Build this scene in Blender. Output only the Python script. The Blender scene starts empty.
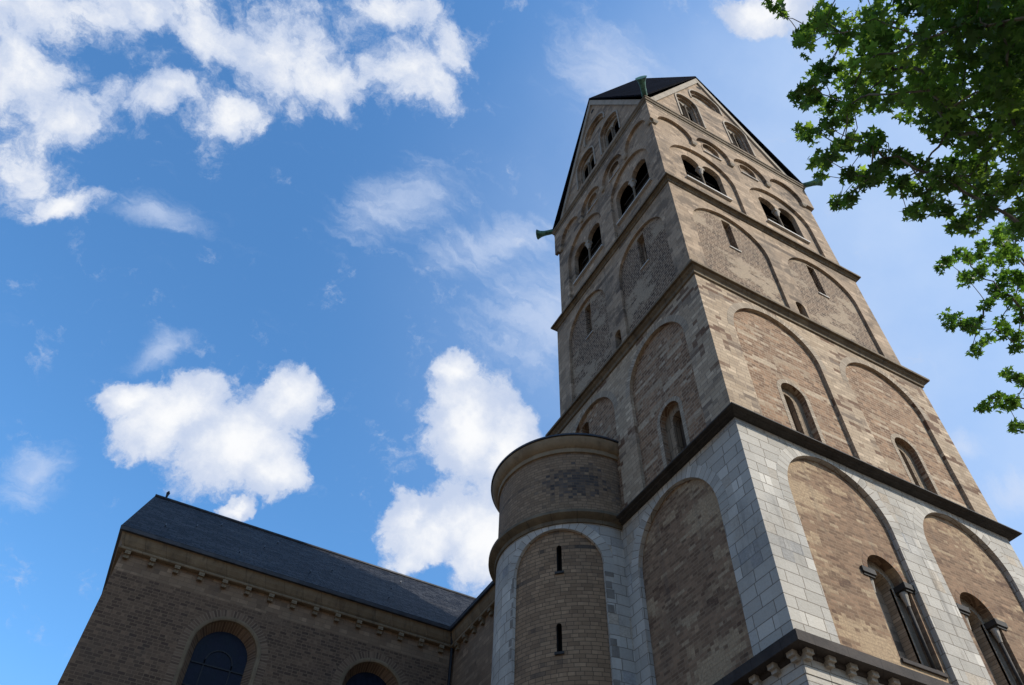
import bpy, math, random
import numpy as np
from mathutils import Vector, Matrix
from mathutils.geometry import delaunay_2d_cdt
random.seed(7)
S = bpy.context.scene
col = S.collection

# ------------------------------------------------------------------ camera
CAM = Vector((-12.59929, -10.86094, 1.6))
FPX = 783.425
RGT = Vector((0.87857592, -0.47702673, 0.02344877))
UPV = Vector((-0.38279014, -0.67395309, 0.6318694))
FWD = Vector((0.28561522, 0.5641212, 0.77472009))
cd = bpy.data.cameras.new('camera'); cam = bpy.data.objects.new('camera', cd); col.objects.link(cam)
cd.sensor_width = 36.0; cd.lens = FPX * 36.0 / 1024.0; cd.clip_start = 0.1; cd.clip_end = 5000
cam.matrix_world = Matrix(((RGT.x, UPV.x, -FWD.x, CAM.x), (RGT.y, UPV.y, -FWD.y, CAM.y), (RGT.z, UPV.z, -FWD.z, CAM.z), (0, 0, 0, 1)))
S.camera = cam
S.render.resolution_x = 1024; S.render.resolution_y = 685

# ------------------------------------------------------------------ light
SUN_EL = math.radians(39)
SUN_AZ = Vector((0.62, -0.78)).normalized()          # horizontal direction towards the sun
sun_dir = Vector((SUN_AZ.x * math.cos(SUN_EL), SUN_AZ.y * math.cos(SUN_EL), math.sin(SUN_EL)))
sd = bpy.data.lights.new('sun', 'SUN'); sd.energy = 5.0; sd.angle = math.radians(0.53); sd.color = (1.0, 0.93, 0.82)
sun = bpy.data.objects.new('sun', sd); col.objects.link(sun)
sun.rotation_euler = sun_dir.to_track_quat('Z', 'Y').to_euler()
VS = S.view_settings
VS.view_transform = 'Standard'; VS.look = 'None'; VS.exposure = 0.0; VS.gamma = 1.0; VS.use_curve_mapping = False
SKY_STRENGTH = 0.1

def pixdir(u, v):
    return (FWD + RGT * ((u - 512) / FPX) - UPV * ((v - 342.5) / FPX)).normalized()

def build_world():
    w = bpy.data.worlds.new('World'); S.world = w; w.use_nodes = True
    nt = w.node_tree; N = nt.nodes; L = nt.links; N.clear()
    def nd(t, **k):
        n = N.new(t)
        for a, b in k.items(): setattr(n, a, b)
        return n
    def sock(x, i):
        if isinstance(x, (int, float)): i.default_value = x
        elif isinstance(x, (tuple, list, Vector)): i.default_value = tuple(x)
        else: L.new(x, i)
    def M(op, a, b=0.0, c=None, clamp=False):
        n = nd('ShaderNodeMath', operation=op, use_clamp=clamp); sock(a, n.inputs[0]); sock(b, n.inputs[1])
        if c is not None: sock(c, n.inputs[2])
        return n.outputs[0]
    def V(op, a, b, out=0):
        n = nd('ShaderNodeVectorMath', operation=op); sock(a, n.inputs[0])
        if op == 'SCALE': sock(b, n.inputs['Scale'])
        else: sock(b, n.inputs[1])
        return n.outputs['Value'] if op == 'DOT_PRODUCT' else n.outputs['Vector']
    def noise(vec, scale, detail=8, rough=0.55, color=False, lac=2.0):
        n = nd('ShaderNodeTexNoise'); sock(vec, n.inputs['Vector']); n.inputs['Scale'].default_value = scale
        n.inputs['Detail'].default_value = detail; n.inputs['Roughness'].default_value = rough; n.inputs['Lacunarity'].default_value = lac
        return n.outputs['Color'] if color else n.outputs['Fac']
    def ss(x, a, b):
        n = nd('ShaderNodeMapRange', interpolation_type='SMOOTHSTEP'); sock(x, n.inputs['Value'])
        n.inputs['From Min'].default_value = a; n.inputs['From Max'].default_value = b
        return n.outputs['Result']
    def mixc(f, a, b):
        n = nd('ShaderNodeMix', data_type='RGBA'); sock(f, n.inputs[0]); sock(a, n.inputs[6]); sock(b, n.inputs[7])
        return n.outputs[2]
    geo = nd('ShaderNodeTexCoord').outputs['Generated']
    d = V('NORMALIZE', geo, (0, 0, 0))
    sky = nd('ShaderNodeTexSky', sky_type='NISHITA', sun_disc=False)
    sky.sun_elevation = SUN_EL; sky.sun_rotation = math.atan2(SUN_AZ.x, SUN_AZ.y); sky.air_density = 1.0; sky.dust_density = 0.6; sky.ozone_density = 2.2
    # warped directions for ragged cloud edges
    w1 = V('SUBTRACT', noise(d, 9.0, 6, 0.62, True), (0.5, 0.5, 0.5))
    dw = V('ADD', d, V('SCALE', w1, 0.095))
    def blob(u, v, a, b, rot=0.0, src=dw):
        c = pixdir(u, v)
        ax = (RGT - c * RGT.dot(c)).normalized(); ay = c.cross(ax)      # tangent axes on the sky sphere
        r = math.radians(rot); e1 = ax * math.cos(r) + ay * math.sin(r); e2 = -ax * math.sin(r) + ay * math.cos(r)
        k = FPX / (1 / FWD.dot(c)) ** 1.0
        e1 = e1 * (FPX * FWD.dot(c) / a); e2 = e2 * (FPX * FWD.dot(c) / b)
        p = V('SUBTRACT', src, tuple(c))
        x = V('DOT_PRODUCT', p, tuple(e1)); y = V('DOT_PRODUCT', p, tuple(e2))
        q = M('ADD', M('MULTIPLY', x, x), M('MULTIPLY', y, y))
        return M('SUBTRACT', 1.0, M('SQRT', q), clamp=True)
    def union(lst):
        r = lst[0]
        for b in lst[1:]:
            n = nd('ShaderNodeMath', operation='SMOOTH_MAX'); sock(r, n.inputs[0]); sock(b, n.inputs[1]); n.inputs[2].default_value = 0.25
            r = n.outputs[0]
        return r
    bank = [   # ragged bank, upper left
        (30, 8, 115, 50, 0), (150, 0, 110, 28, -5), (215, 32, 62, 44, 40), (26, 78, 56, 56, 0), (72, 116, 60, 28, -25), (165, 95, 70, 20, -12), (14, 165, 46, 38, 20),
        (285, 55, 92, 74, -10), (345, 88, 64, 38, -10), (412, 66, 80, 74, -10), (400, 10, 72, 38, 0), (225, 112, 46, 30, 20), (65, 204, 54, 18, -10), (452, 50, 38, 42, 0),
        (-500, -100, 200, 120, 0)]
    cumulus = [
        (180, 416, 84, 50, -15), (235, 448, 96, 64, -30), (294, 396, 50, 52, 30), (270, 480, 54, 34, -20), (130, 394, 38, 26, 0),
        (470, 425, 72, 92, 0), (464, 372, 36, 32, 0), (505, 440, 60, 90, 0), (430, 535, 84, 54, -15), (500, 540, 90, 90, 0), (408, 520, 48, 36, 0), (525, 500, 60, 90, 0),
        (228, 515, 26, 13, -20), (772, 8, 56, 26, 0), (1600, 300, 200, 140, 0)]
    FA = union([blob(*b) for b in bank]); FB = union([blob(*b) for b in cumulus])
    fb = noise(dw, 22.0, 12, 0.66)
    fb2 = noise(V('ADD', d, (3.1, 1.7, 0.4)), 8.0, 6, 0.55)
    n1 = M('SUBTRACT', fb, 0.5); n2 = M('SUBTRACT', fb2, 0.5)
    fa = M('ADD', M('ADD', M('MULTIPLY', FA, 1.35), M('MULTIPLY', n1, 2.1)), M('MULTIPLY', n2, 0.6))
    fB = M('ADD', M('ADD', M('MULTIPLY', FB, 1.75), M('MULTIPLY', n1, 1.25)), M('MULTIPLY', n2, 0.3))
    dA = M('MULTIPLY', M('MULTIPLY', ss(fa, 0.34, 1.0), ss(FA, 0.0, 0.18)), 0.96)
    dB = M('MULTIPLY', ss(fB, 0.46, 0.84), ss(FB, 0.02, 0.16))
    dens = M('MAXIMUM', dA, dB)
    fld = M('MAXIMUM', fa, M('MULTIPLY', fB, 0.9))
    # thin wisps
    st = nd('ShaderNodeMapping'); L.new(dw, st.inputs['Vector']); st.inputs['Scale'].default_value = (3.0, 13.0, 3.0); st.inputs['Rotation'].default_value = (0.3, 0.2, 0.9)
    fw = noise(st.outputs['Vector'], 5.0, 9, 0.6)
    w2 = V('ADD', d, V('SCALE', w1, 0.06))
    W = union([blob(*b, src=w2) for b in [(400, 205, 110, 55, -20), (500, 245, 130, 45, -10), (610, 70, 90, 60, 30), (545, 320, 130, 90, 0), (165, 352, 40, 22, -20), (160, 212, 60, 22, 20), (1012, 495, 40, 24, 0), (960, 450, 24, 18, 0), (37, 470, 50, 30, -40), (36, 472, 34, 20, -40)]])
    wisp = M('MULTIPLY', ss(M('ADD', M('MULTIPLY', W, 0.9), M('MULTIPLY', M('SUBTRACT', fw, 0.5), 1.0)), 0.2, 1.0), 0.62)
    # pale veil towards the right of the view
    vl = union([blob(*b, src=d) for b in [(1000, 330, 500, 400, 0), (860, 120, 300, 180, 0)]])
    veil = M('MULTIPLY', ss(vl, 0.0, 0.8), M('ADD', 0.68, M('MULTIPLY', M('SUBTRACT', fb2, 0.5), 0.6)))
    # sunlit tops, soft grey-blue bodies
    lit = ss(M('ADD', fld, M('MULTIPLY', M('SUBTRACT', noise(V('ADD', d, tuple(sun_dir * 0.02)), 13.0, 7, 0.55), 0.5), 2.2)), 0.5, 1.75)
    k = 1.0 / SKY_STRENGTH
    ccol = mixc(lit, (0.56 * k, 0.65 * k, 0.84 * k, 1), (0.97 * k, 0.98 * k, 1.0 * k, 1))
    hs = nd('ShaderNodeHueSaturation'); L.new(sky.outputs[0], hs.inputs['Color']); hs.inputs['Saturation'].default_value = 1.18; hs.inputs['Value'].default_value = 1.0
    sep = nd('ShaderNodeSeparateXYZ'); L.new(d, sep.inputs[0])
    low = ss(sep.outputs['Z'], 0.08, 0.42)                    # unseen dim warm horizon added to tune the wall fill, clear sky above
    gain = nd('ShaderNodeMix', data_type='RGBA'); L.new(low, gain.inputs[0]); gain.inputs[6].default_value = (2.15, 2.65, 2.75, 1); gain.inputs[7].default_value = (2.15, 2.65, 2.75, 1)
    mu = nd('ShaderNodeMix', data_type='RGBA', blend_type='MULTIPLY'); mu.inputs[0].default_value = 1.0; L.new(hs.outputs[0], mu.inputs[6]); L.new(gain.outputs[2], mu.inputs[7])
    base = mixc(low, (0.30 / SKY_STRENGTH, 0.255 / SKY_STRENGTH, 0.20 / SKY_STRENGTH, 1), mu.outputs[2])
    vcol = (0.56 * k, 0.71 * k, 0.97 * k, 1)
    c = mixc(veil, base, vcol)
    c = mixc(wisp, c, (0.66 * k, 0.75 * k, 0.93 * k, 1))
    c = mixc(dens, c, ccol)
    bg = nd('ShaderNodeBackground'); L.new(c, bg.inputs['Color']); bg.inputs['Strength'].default_value = SKY_STRENGTH
    out = nd('ShaderNodeOutputWorld'); L.new(bg.outputs[0], out.inputs['Surface'])
build_world()

# ------------------------------------------------------------------ materials
class MT:
    def __init__(s, name):
        s.m = bpy.data.materials.new(name); s.m.use_nodes = True; s.nt = s.m.node_tree; s.N = s.nt.nodes; s.L = s.nt.links
        s.b = s.N['Principled BSDF']; s.uv = None
    def nd(s, t, **k):
        n = s.N.new(t)
        for a, b in k.items(): setattr(n, a, b)
        return n
    def put(s, x, i):
        if isinstance(x, (int, float)): i.default_value = x
        elif isinstance(x, (tuple, list)): i.default_value = tuple(x) if len(x) == len(i.default_value) else tuple(x) + (1,)
        else: s.L.new(x, i)
    def UV(s):
        if s.uv is None: s.uv = s.nd('ShaderNodeUVMap').outputs[0]
        return s.uv
    def obj(s): return s.nd('ShaderNodeTexCoord').outputs['Object']
    def math(s, op, a, b=0.0, clamp=False):
        n = s.nd('ShaderNodeMath', operation=op, use_clamp=clamp); s.put(a, n.inputs[0]); s.put(b, n.inputs[1]); return n.outputs[0]
    def map(s, v, sc=(1, 1, 1), loc=(0, 0, 0), rot=(0, 0, 0)):
        n = s.nd('ShaderNodeMapping'); s.L.new(v, n.inputs[0]); n.inputs['Scale'].default_value = sc; n.inputs['Location'].default_value = loc; n.inputs['Rotation'].default_value = rot; return n.outputs[0]
    def noise(s, v, scale, detail=5, rough=0.55, dist=0.0):
        n = s.nd('ShaderNodeTexNoise'); s.L.new(v, n.inputs['Vector']); n.inputs['Scale'].default_value = scale; n.inputs['Detail'].default_value = detail
        n.inputs['Roughness'].default_value = rough; n.inputs['Distortion'].default_value = dist; return n.outputs['Fac']
    def ramp(s, f, a, b, c0=0.0, c1=1.0):
        n = s.nd('ShaderNodeMapRange', interpolation_type='SMOOTHSTEP'); s.put(f, n.inputs['Value']); n.inputs['From Min'].default_value = a; n.inputs['From Max'].default_value = b
        n.inputs['To Min'].default_value = c0; n.inputs['To Max'].default_value = c1; return n.outputs[0]
    def mix(s, f, a, b, t='MIX'):
        n = s.nd('ShaderNodeMix', data_type='RGBA', blend_type=t); s.put(f, n.inputs[0]); s.put(a, n.inputs[6]); s.put(b, n.inputs[7]); return n.outputs[2]
    def brick(s, v, bw, bh, mort=0.006, c1=(.2, .2, .2), c2=(.3, .3, .3), cm=(.2, .2, .2), bias=0.0, off=0.5, smooth=0.1):
        n = s.nd('ShaderNodeTexBrick', offset=off, squash=.72, squash_frequency=3); s.L.new(v, n.inputs['Vector']); s.put(c1, n.inputs['Color1']); s.put(c2, n.inputs['Color2']); s.put(cm, n.inputs['Mortar'])
        n.inputs['Scale'].default_value = 1.0; n.inputs['Mortar Size'].default_value = mort; n.inputs['Mortar Smooth'].default_value = smooth; n.inputs['Bias'].default_value = bias
        n.inputs['Brick Width'].default_value = bw; n.inputs['Row Height'].default_value = bh; return n.outputs['Color'], n.outputs['Fac']
    def course(s, v, bw, bh):
        """coordinates snapped to the brick courses, for repairs that follow whole bricks"""
        n = s.nd('ShaderNodeVectorMath', operation='SNAP'); s.L.new(v, n.inputs[0]); n.inputs[1].default_value = (bw, bh, 1); return n.outputs[0]
    def fin(s, colr, rough=0.85, bump=None, bs=0.3, bd=0.02, spec=0.3, metal=0.0):
        s.put(colr, s.b.inputs['Base Color']); s.put(rough, s.b.inputs['Roughness']); s.b.inputs['Specular IOR Level'].default_value = spec; s.b.inputs['Metallic'].default_value = metal
        if bump is not None:
            n = s.nd('ShaderNodeBump'); s.put(bump, n.inputs['Height']); n.inputs['Strength'].default_value = bs; n.inputs['Distance'].default_value = bd
            s.L.new(n.outputs[0], s.b.inputs['Normal'])
        return s.m

def masonry(name, c1, c2, mortar, bw, bh, patches=(), mort=0.012, stain=0.25, streak=0.6, dark=None, bump=0.4, spot=None, vary=1.0):
    """coursed masonry; patches = (colour, noise scale u, v, threshold, softness, follows courses)"""
    m = MT(name); uv = m.UV()
    wob = m.nd('ShaderNodeTexNoise'); m.L.new(uv, wob.inputs['Vector']); wob.inputs['Scale'].default_value = 1.3; wob.inputs['Detail'].default_value = 3
    wv = m.nd('ShaderNodeVectorMath', operation='MULTIPLY_ADD'); m.L.new(wob.outputs['Color'], wv.inputs[0]); wv.inputs[1].default_value = (0.05, 0.03, 0); m.L.new(uv, wv.inputs[2])
    v = wv.outputs[0]
    bc, bf = m.brick(v, bw, bh, mort, c1, c2, mortar)
    bc2, _ = m.brick(v, bw, bh, mort, tuple(x * (1 - .45 * vary) for x in c1), tuple(x * (1 + .35 * vary) for x in c2), mortar, bias=0.15, off=0.5)
    cs = m.course(v, bw * .5, bh)
    per = m.noise(m.map(cs, (7.7, 13.3, 1)), 1.0, 1, 0.5)
    c = m.mix(m.ramp(per, .45, .7), bc, bc2)
    fine = m.noise(uv, 14, 6, .65)
    bumpf = m.math('SUBTRACT', fine, m.math('MULTIPLY', bf, 1.0))
    for i, (pc, su, sv, th, so, follow) in enumerate(patches):
        src = cs if follow else uv
        f1 = m.noise(m.map(src, (su, sv, 1), (i * 17.3, i * 9.1, 0)), 1.0, 9, .72)
        f1 = m.math('ADD', f1, m.math('MULTIPLY', m.math('SUBTRACT', per, .5), .16 if follow else 0.0))
        f = m.ramp(f1, th, th + so)
        pt = m.mix(m.ramp(fine, .3, .7), tuple(x * .8 for x in pc), tuple(min(1, x * 1.15) for x in pc))
        pt = m.mix(m.math('MULTIPLY', bf, 0.35), pt, tuple(x * .6 for x in pc))
        c = m.mix(f, c, pt)
    blot = m.noise(m.map(uv, (.5, .35, 1), (3, 8, 0)), 1.0, 6, .6)
    c = m.mix(m.ramp(blot, .48, .75, 0, stain), c, (.05, .045, .04))
    st = m.noise(m.map(uv, (2.6, .16, 1), (1, 4, 0)), 1.0, 5, .6)
    c = m.mix(m.ramp(st, .56, .8, 0, streak * .5), c, (.06, .055, .05))
    c = m.mix(m.ramp(fine, .2, .8, .35, 0), c, m.mix(1.0, c, (.62, .6, .58), 'MULTIPLY'))
    if dark:
        f1 = m.noise(m.map(cs, (dark[1], dark[2], 1), (31, 7, 0)), 1.0, 5, .6)
        c = m.mix(m.ramp(f1, dark[3], dark[3] + dark[4]), c, dark[0])
    if spot:      # one patch of dark replacement bricks
        dx = m.nd('ShaderNodeVectorMath', operation='SUBTRACT'); m.L.new(cs, dx.inputs[0]); dx.inputs[1].default_value = (spot[0], spot[1], 0)
        dl = m.nd('ShaderNodeVectorMath', operation='LENGTH'); m.L.new(m.map(dx.outputs[0], (1 / spot[2], 1 / spot[3], 0)), dl.inputs[0])
        k = m.math('ADD', m.math('SUBTRACT', 1.0, dl.outputs['Value']), m.math('MULTIPLY', m.math('SUBTRACT', per, .5), 2.6))
        dk, _ = m.brick(v, bw, bh, mort, (.034, .030, .030), (.085, .07, .06), mortar); c = m.mix(m.ramp(k, .2, .75, 0, .92), c, dk)
    return m.fin(c, .9, bumpf, bump, .02)

def plainstone(name, c1, c2, rough=.85, scale=1.0, dark=.4, joints=None):
    m = MT(name); o = m.obj(); n = m.noise(o, 2.2 * scale, 7, .65); n2 = m.noise(m.map(o, (1, 1, .25)), 5 * scale, 5, .6)
    c = m.mix(m.ramp(n, .3, .7), c1, c2); c = m.mix(m.ramp(n2, .5, .75, 0, dark), c, (.04, .037, .033))
    b = m.noise(o, 18 * scale, 6, .6)
    if joints:
        bc, bf = m.brick(m.UV(), joints[0], joints[1], .012, (1, 1, 1), (.75, .75, .75), (.45, .45, .45)); c = m.mix(.8, c, bc, 'MULTIPLY')
    return m.fin(c, rough, b, .35, .02)

BEIGE = (.36, .265, .172); LIGHTB = (.45, .345, .235); BRN = (.150, .082, .045); BRN2 = (.29, .175, .100)
MAT = {}
PAN1 = (.140, .083, .048); PAN2 = (.255, .158, .094)
MAT['ashlar'] = masonry('white_ashlar', (.395, .365, .315), (.475, .44, .38), (.20, .17, .135), .74, .34, [((.45, .38, .295), .5, .9, .54, .08, True), ((.30, .295, .285), .45, .7, .55, .10, True), ((.25, .215, .175), .8, .35, .585, .15, False)], .012, .32, 1.1, bump=.6)
MAT['brick_panel'] = masonry('brown_brick_panel', PAN1, PAN2, (.25, .17, .105), .30, .10, [((.38, .272, .165), .24, .50, .515, .06, True), ((.37, .27, .168), .4, 3.2, .57, .05, True), ((.12, .068, .040), .4, 1.2, .55, .08, True)], .012, .30, .8, vary=.8)
MAT['brick_mixed'] = masonry('brown_brick_with_tuff_repairs', BRN, BRN2, (.33, .245, .16), .33, .135, [(BEIGE, .26, 1.5, .545, .05, True), (LIGHTB, .20, 3.4, .55, .05, True)], .014, .2, .4)
MAT['pier_mixed'] = masonry('tuff_pier_with_brick', BEIGE, LIGHTB, (.23, .175, .12), .46, .16, [(BRN, .34, 1.6, .53, .05, True), ((.19, .14, .098), .3, 1.0, .53, .1, True)], .009, .22, .5)
MAT['rubble'] = masonry('rough_brown_rubble_and_render', (.060, .036, .023), (.185, .120, .074), (.34, .255, .17), .26, .15, [((.36, .275, .185), .28, .42, .525, .03, False)], .018, .2, .4)
MAT['tuff'] = masonry('smooth_beige_tuff', (.31, .222, .142), (.40, .293, .195), (.19, .14, .092), .62, .27, [((.19, .138, .092), .45, .7, .51, .10, False), ((.135, .095, .062), .25, 2.2, .55, .08, True)], .009, .5, 1.1, bump=.3)
MAT['turret_low'] = masonry('turret_tuff_bricks', (.225, .14, .079), (.31, .20, .115), (.105, .07, .043), .34, .125, [((.085, .062, .045), .22, 4.2, .545, .10, True)], .010, .25, .4, vary=.6)
MAT['turret_up'] = masonry('turret_upper_tuff', (.212, .138, .081), (.28, .187, .112), (.135, .09, .056), .30, .115, [((.115, .082, .056), .22, 3.4, .55, .1, True)], .010, .4, .6, spot=(11.49, 19.1, 1.7, .95), vary=.5)
MAT['transept'] = masonry('transept_tuff_bricks', (.080, .048, .031), (.155, .096, .058), (.185, .122, .074), .29, .13, [((.18, .116, .071), .3, 1.6, .57, .08, True)], .014, .25, .3)
MAT['nave'] = masonry('nave_tuff', (.19, .12, .072), (.25, .165, .10), (.15, .10, .063), .5, .19, [], .008, .35, .5)
MAT['voussoir_w'] = masonry('white_voussoirs', (.385, .356, .305), (.465, .43, .37), (.19, .145, .115), .30, .9, [], .008, .2, .3)
MAT['voussoir_b'] = masonry('beige_voussoirs', (.30, .235, .165), (.36, .29, .21), (.18, .14, .10), .15, .9, [], .008, .2, .2)
MAT['voussoir_l'] = masonry('tan_jamb_blocks', (.20, .145, .09), (.27, .20, .13), (.11, .08, .05), .24, .9, [], .015, .2, .2)
MAT['voussoir_n'] = masonry('brown_voussoirs', BRN, BRN2, (.2, .16, .12), .13, .9, [], .008, .2, .2)
MAT['voussoir_t'] = masonry('brick_voussoirs', (.105, .064, .041), (.17, .108, .067), (.215, .145, .09), .16, 2.0, [], .02, .2, .2)
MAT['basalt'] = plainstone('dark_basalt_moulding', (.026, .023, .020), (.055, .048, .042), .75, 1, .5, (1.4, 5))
MAT['blind'] = plainstone('dark_blind_infill', (.075, .052, .036), (.125, .09, .062), .9, 1, .4)
MAT['quoin'] = plainstone('grey_quoin_stone', (.15, .13, .105), (.24, .21, .175), .85, 1, .5)
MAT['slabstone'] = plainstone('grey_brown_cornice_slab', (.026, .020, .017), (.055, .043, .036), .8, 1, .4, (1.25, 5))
MAT['cornice'] = plainstone('weathered_cornice_stone', (.13, .095, .058), (.215, .163, .102), .85, 1, .65, (1.3, 5))
MAT['cornice_l'] = plainstone('tan_eaves_stone', (.20, .145, .085), (.275, .205, .125), .85, .8, .5)
MAT['eaves'] = plainstone('tan_eaves_blocks', (.17, .118, .068), (.235, .17, .10), .85, .8, .5, (1.15, 5))
MAT['trim'] = plainstone('pale_trim_stone', (.28, .235, .175), (.36, .305, .235), .85, 1, .35)
MAT['corbel'] = plainstone('pale_corbel_stone', (.27, .235, .19), (.38, .335, .275), .85, 1, .5)
MAT['sill'] = plainstone('pale_sill_stone', (.40, .37, .33), (.48, .45, .40), .7, 1, .2)
m = MT('roof_slate'); uv = m.UV()
bc, bf = m.brick(uv, .42, .30, .03, (.004, .004, .006), (.034, .035, .039), (.002, .002, .003))
n = m.noise(m.map(uv, (.25, 1.2, 1)), 1.0, 6, .6); c = m.mix(m.ramp(n, .4, .75), bc, m.mix(1.0, bc, (1.6, 1.55, 1.5), 'MULTIPLY'))
n = m.noise(m.map(uv, (.35, .35, 1)), 1.0, 5, .6); c = m.mix(m.ramp(n, .5, .8, 0, .5), c, (.010, .010, .011))
n = m.noise(m.map(uv, (.12, 2.2, 1), (5, 2, 0)), 1.0, 6, .65); c = m.mix(m.ramp(n, .52, .7, 0, .6), c, (.075, .07, .066))
MAT['slate'] = m.fin(c, .6, m.math('SUBTRACT', m.noise(uv, 9, 4), bf), .9, .05, .10)
m = MT('helm_slate'); uv = m.UV(); bc, bf = m.brick(uv, .3, .22, .014, (.005, .005, .007), (.011, .011, .015), (.002, .002, .003)); MAT['helm'] = m.fin(bc, .85, bf, .5, .03, .01)
m = MT('dark_lead'); MAT['lead'] = m.fin(m.mix(m.ramp(m.noise(m.obj(), 3, 5), .3, .7), (.025, .026, .03), (.05, .05, .055)), .5)
m = MT('verdigris_copper'); n = m.noise(m.obj(), 4, 6, .6)
MAT['copper'] = m.fin(m.mix(m.ramp(n, .35, .65), (.03, .07, .05), (.095, .235, .17)), .6, n, .3)
m = MT('leaded_glass'); n = m.noise(m.obj(), 2.5, 4)
MAT['glass'] = m.fin(m.mix(m.ramp(n, .35, .65), (.004, .006, .014), (.011, .014, .027)), m.ramp(n, .3, .7, .35, .55), m.noise(m.obj(), 6, 3), .3, .05, .10)
m = MT('window_iron'); MAT['iron'] = m.fin((.012, .012, .014), .6)
m = MT('dark_inside'); MAT['dark'] = m.fin((.012, .011, .010), .95)  # near-black colour stands in for the unlit depth inside openings
m = MT('louver_wood'); MAT['louver'] = m.fin(m.mix(m.noise(m.obj(), 6, 4), (.09, .078, .065), (.16, .14, .115)), .9)
m = MT('zinc_hook'); MAT['zinc'] = m.fin((.12, .13, .145), .5, metal=.2)
m = MT('ground_paving'); o = m.obj(); bc, bf = m.brick(o, .3, .15, .01, (.15, .122, .095), (.19, .155, .12), (.08, .065, .05))
MAT['paving'] = m.fin(m.mix(m.ramp(m.noise(o, .4, 5), .4, .7, 0, .5), bc, (.12, .09, .065)), .85, bf, .3)
m = MT('bark'); o = m.obj(); n = m.noise(m.map(o, (3, 3, .8)), 2, 5, .6)
MAT['bark'] = m.fin(m.mix(m.ramp(n, .4, .6), (.06, .05, .038), (.17, .15, .11)), .9, n, .5, .03)

def leafmat(name, c1, c2, tr):
    m = MT(name); at = m.nd('ShaderNodeAttribute', attribute_name='tint'); f = at.outputs['Fac']
    c = m.mix(f, c1, c2)
    d = m.nd('ShaderNodeBsdfPrincipled'); m.L.new(c, d.inputs['Base Color']); d.inputs['Roughness'].default_value = .48; d.inputs['Specular IOR Level'].default_value = .35
    t = m.nd('ShaderNodeBsdfTranslucent'); m.L.new(m.mix(f, tuple(tr[0]), tuple(tr[1])), t.inputs['Color'])
    mx = m.nd('ShaderNodeMixShader'); mx.inputs[0].default_value = .42; m.L.new(d.outputs[0], mx.inputs[1]); m.L.new(t.outputs[0], mx.inputs[2])
    m.L.new(mx.outputs[0], m.N['Material Output'].inputs['Surface']); return m.m
MAT['leaf'] = leafmat('plane_leaves', (.030, .066, .014), (.075, .14, .026), ((.07, .16, .012), (.42, .62, .06)))
MAT['leaf2'] = leafmat('bright_plane_leaves', (.040, .088, .016), (.088, .16, .028), ((.11, .24, .018), (.27, .45, .045)))

# ------------------------------------------------------------------ mesh helpers
def wloc(o):
    p = Vector((0, 0, 0))
    while o is not None: p = p + o.location; o = o.parent
    return p
class MB:
    def __init__(s): s.v = []; s.f = []; s.uv = []; s.smooth = []
    def face(s, pts, uvs=None, smooth=False):
        i = len(s.v); s.v += [tuple(p) for p in pts]; s.f.append(tuple(range(i, i + len(pts))))
        if uvs is None:
            a, b, c = Vector(pts[0]), Vector(pts[1]), Vector(pts[2]); n = (b - a).cross(c - a)
            if n.length < 1e-12: n = Vector((0, 0, 1))
            ax = max(range(3), key=lambda k: abs(n[k]))
            uvs = [(p[1], p[2]) if ax == 0 else (p[0], p[2]) if ax == 1 else (p[0], p[1]) for p in pts]
        s.uv += list(uvs); s.smooth.append(smooth)
    def box(s, x0, x1, y0, y1, z0, z1):
        P = [(x, y, z) for z in (z0, z1) for y in (y0, y1) for x in (x0, x1)]
        for q in ((0, 2, 3, 1), (4, 5, 7, 6), (0, 1, 5, 4), (2, 6, 7, 3), (0, 4, 6, 2), (1, 3, 7, 5)): s.face([P[i] for i in q])
    def grid(s, rows, uvs=None, smooth=True, closed=False):
        n = len(rows[0])
        for i in range(len(rows) - 1):
            for j in range(n if closed else n - 1):
                k = (j + 1) % n; u = None
                if uvs: u = [uvs[i][j], uvs[i][k], uvs[i + 1][k], uvs[i + 1][j]]
                s.face([rows[i][j], rows[i][k], rows[i + 1][k], rows[i + 1][j]], u, smooth)
    def tube(s, pts, rads, n=8, caps=True):
        rows = []
        for i, p in enumerate(pts):
            p = Vector(p); a = Vector(pts[max(i - 1, 0)]); b = Vector(pts[min(i + 1, len(pts) - 1)]); t = (b - a).normalized()
            x = t.cross(Vector((0, 0, 1)) if abs(t.z) < .9 else Vector((1, 0, 0))).normalized(); y = t.cross(x)
            rows.append([tuple(p + (x * math.cos(k * 2 * math.pi / n) + y * math.sin(k * 2 * math.pi / n)) * rads[i]) for k in range(n)])
        s.grid(rows, closed=True)
        if caps: s.face(rows[0]); s.face(rows[-1])
    def build(s, name, mat, parent=None, weld=True, raw=False):
        o0 = wloc(parent) if parent is not None and not raw else Vector((0, 0, 0))
        me = bpy.data.meshes.new(name); me.from_pydata([tuple(Vector(p) - o0) for p in s.v], [], s.f)
        ul = me.uv_layers.new(name='UVMap'); ul.data.foreach_set('uv', np.array(s.uv, dtype=np.float32).ravel())
        me.polygons.foreach_set('use_smooth', s.smooth)
        me.materials.append(mat)
        if weld:
            import bmesh
            bm = bmesh.new(); bm.from_mesh(me); bmesh.ops.remove_doubles(bm, verts=bm.verts, dist=1e-5); bmesh.ops.recalc_face_normals(bm, faces=bm.faces)
            if any(s.smooth):
                for e in bm.edges:
                    if len(e.link_faces) == 2 and e.calc_face_angle(0) > .6: e.smooth = False
            bm.to_mesh(me); bm.free()
        ob = bpy.data.objects.new(name, me); col.objects.link(ob)
        if parent is not None: ob.parent = parent
        return ob
def thing(name, label, cat, loc=(0, 0, 0), group=None):
    o = bpy.data.objects.new(name, None); col.objects.link(o); o.location = loc; o['label'] = label; o['category'] = cat; o.empty_display_size = .5
    if group: o['group'] = group
    return o

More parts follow.
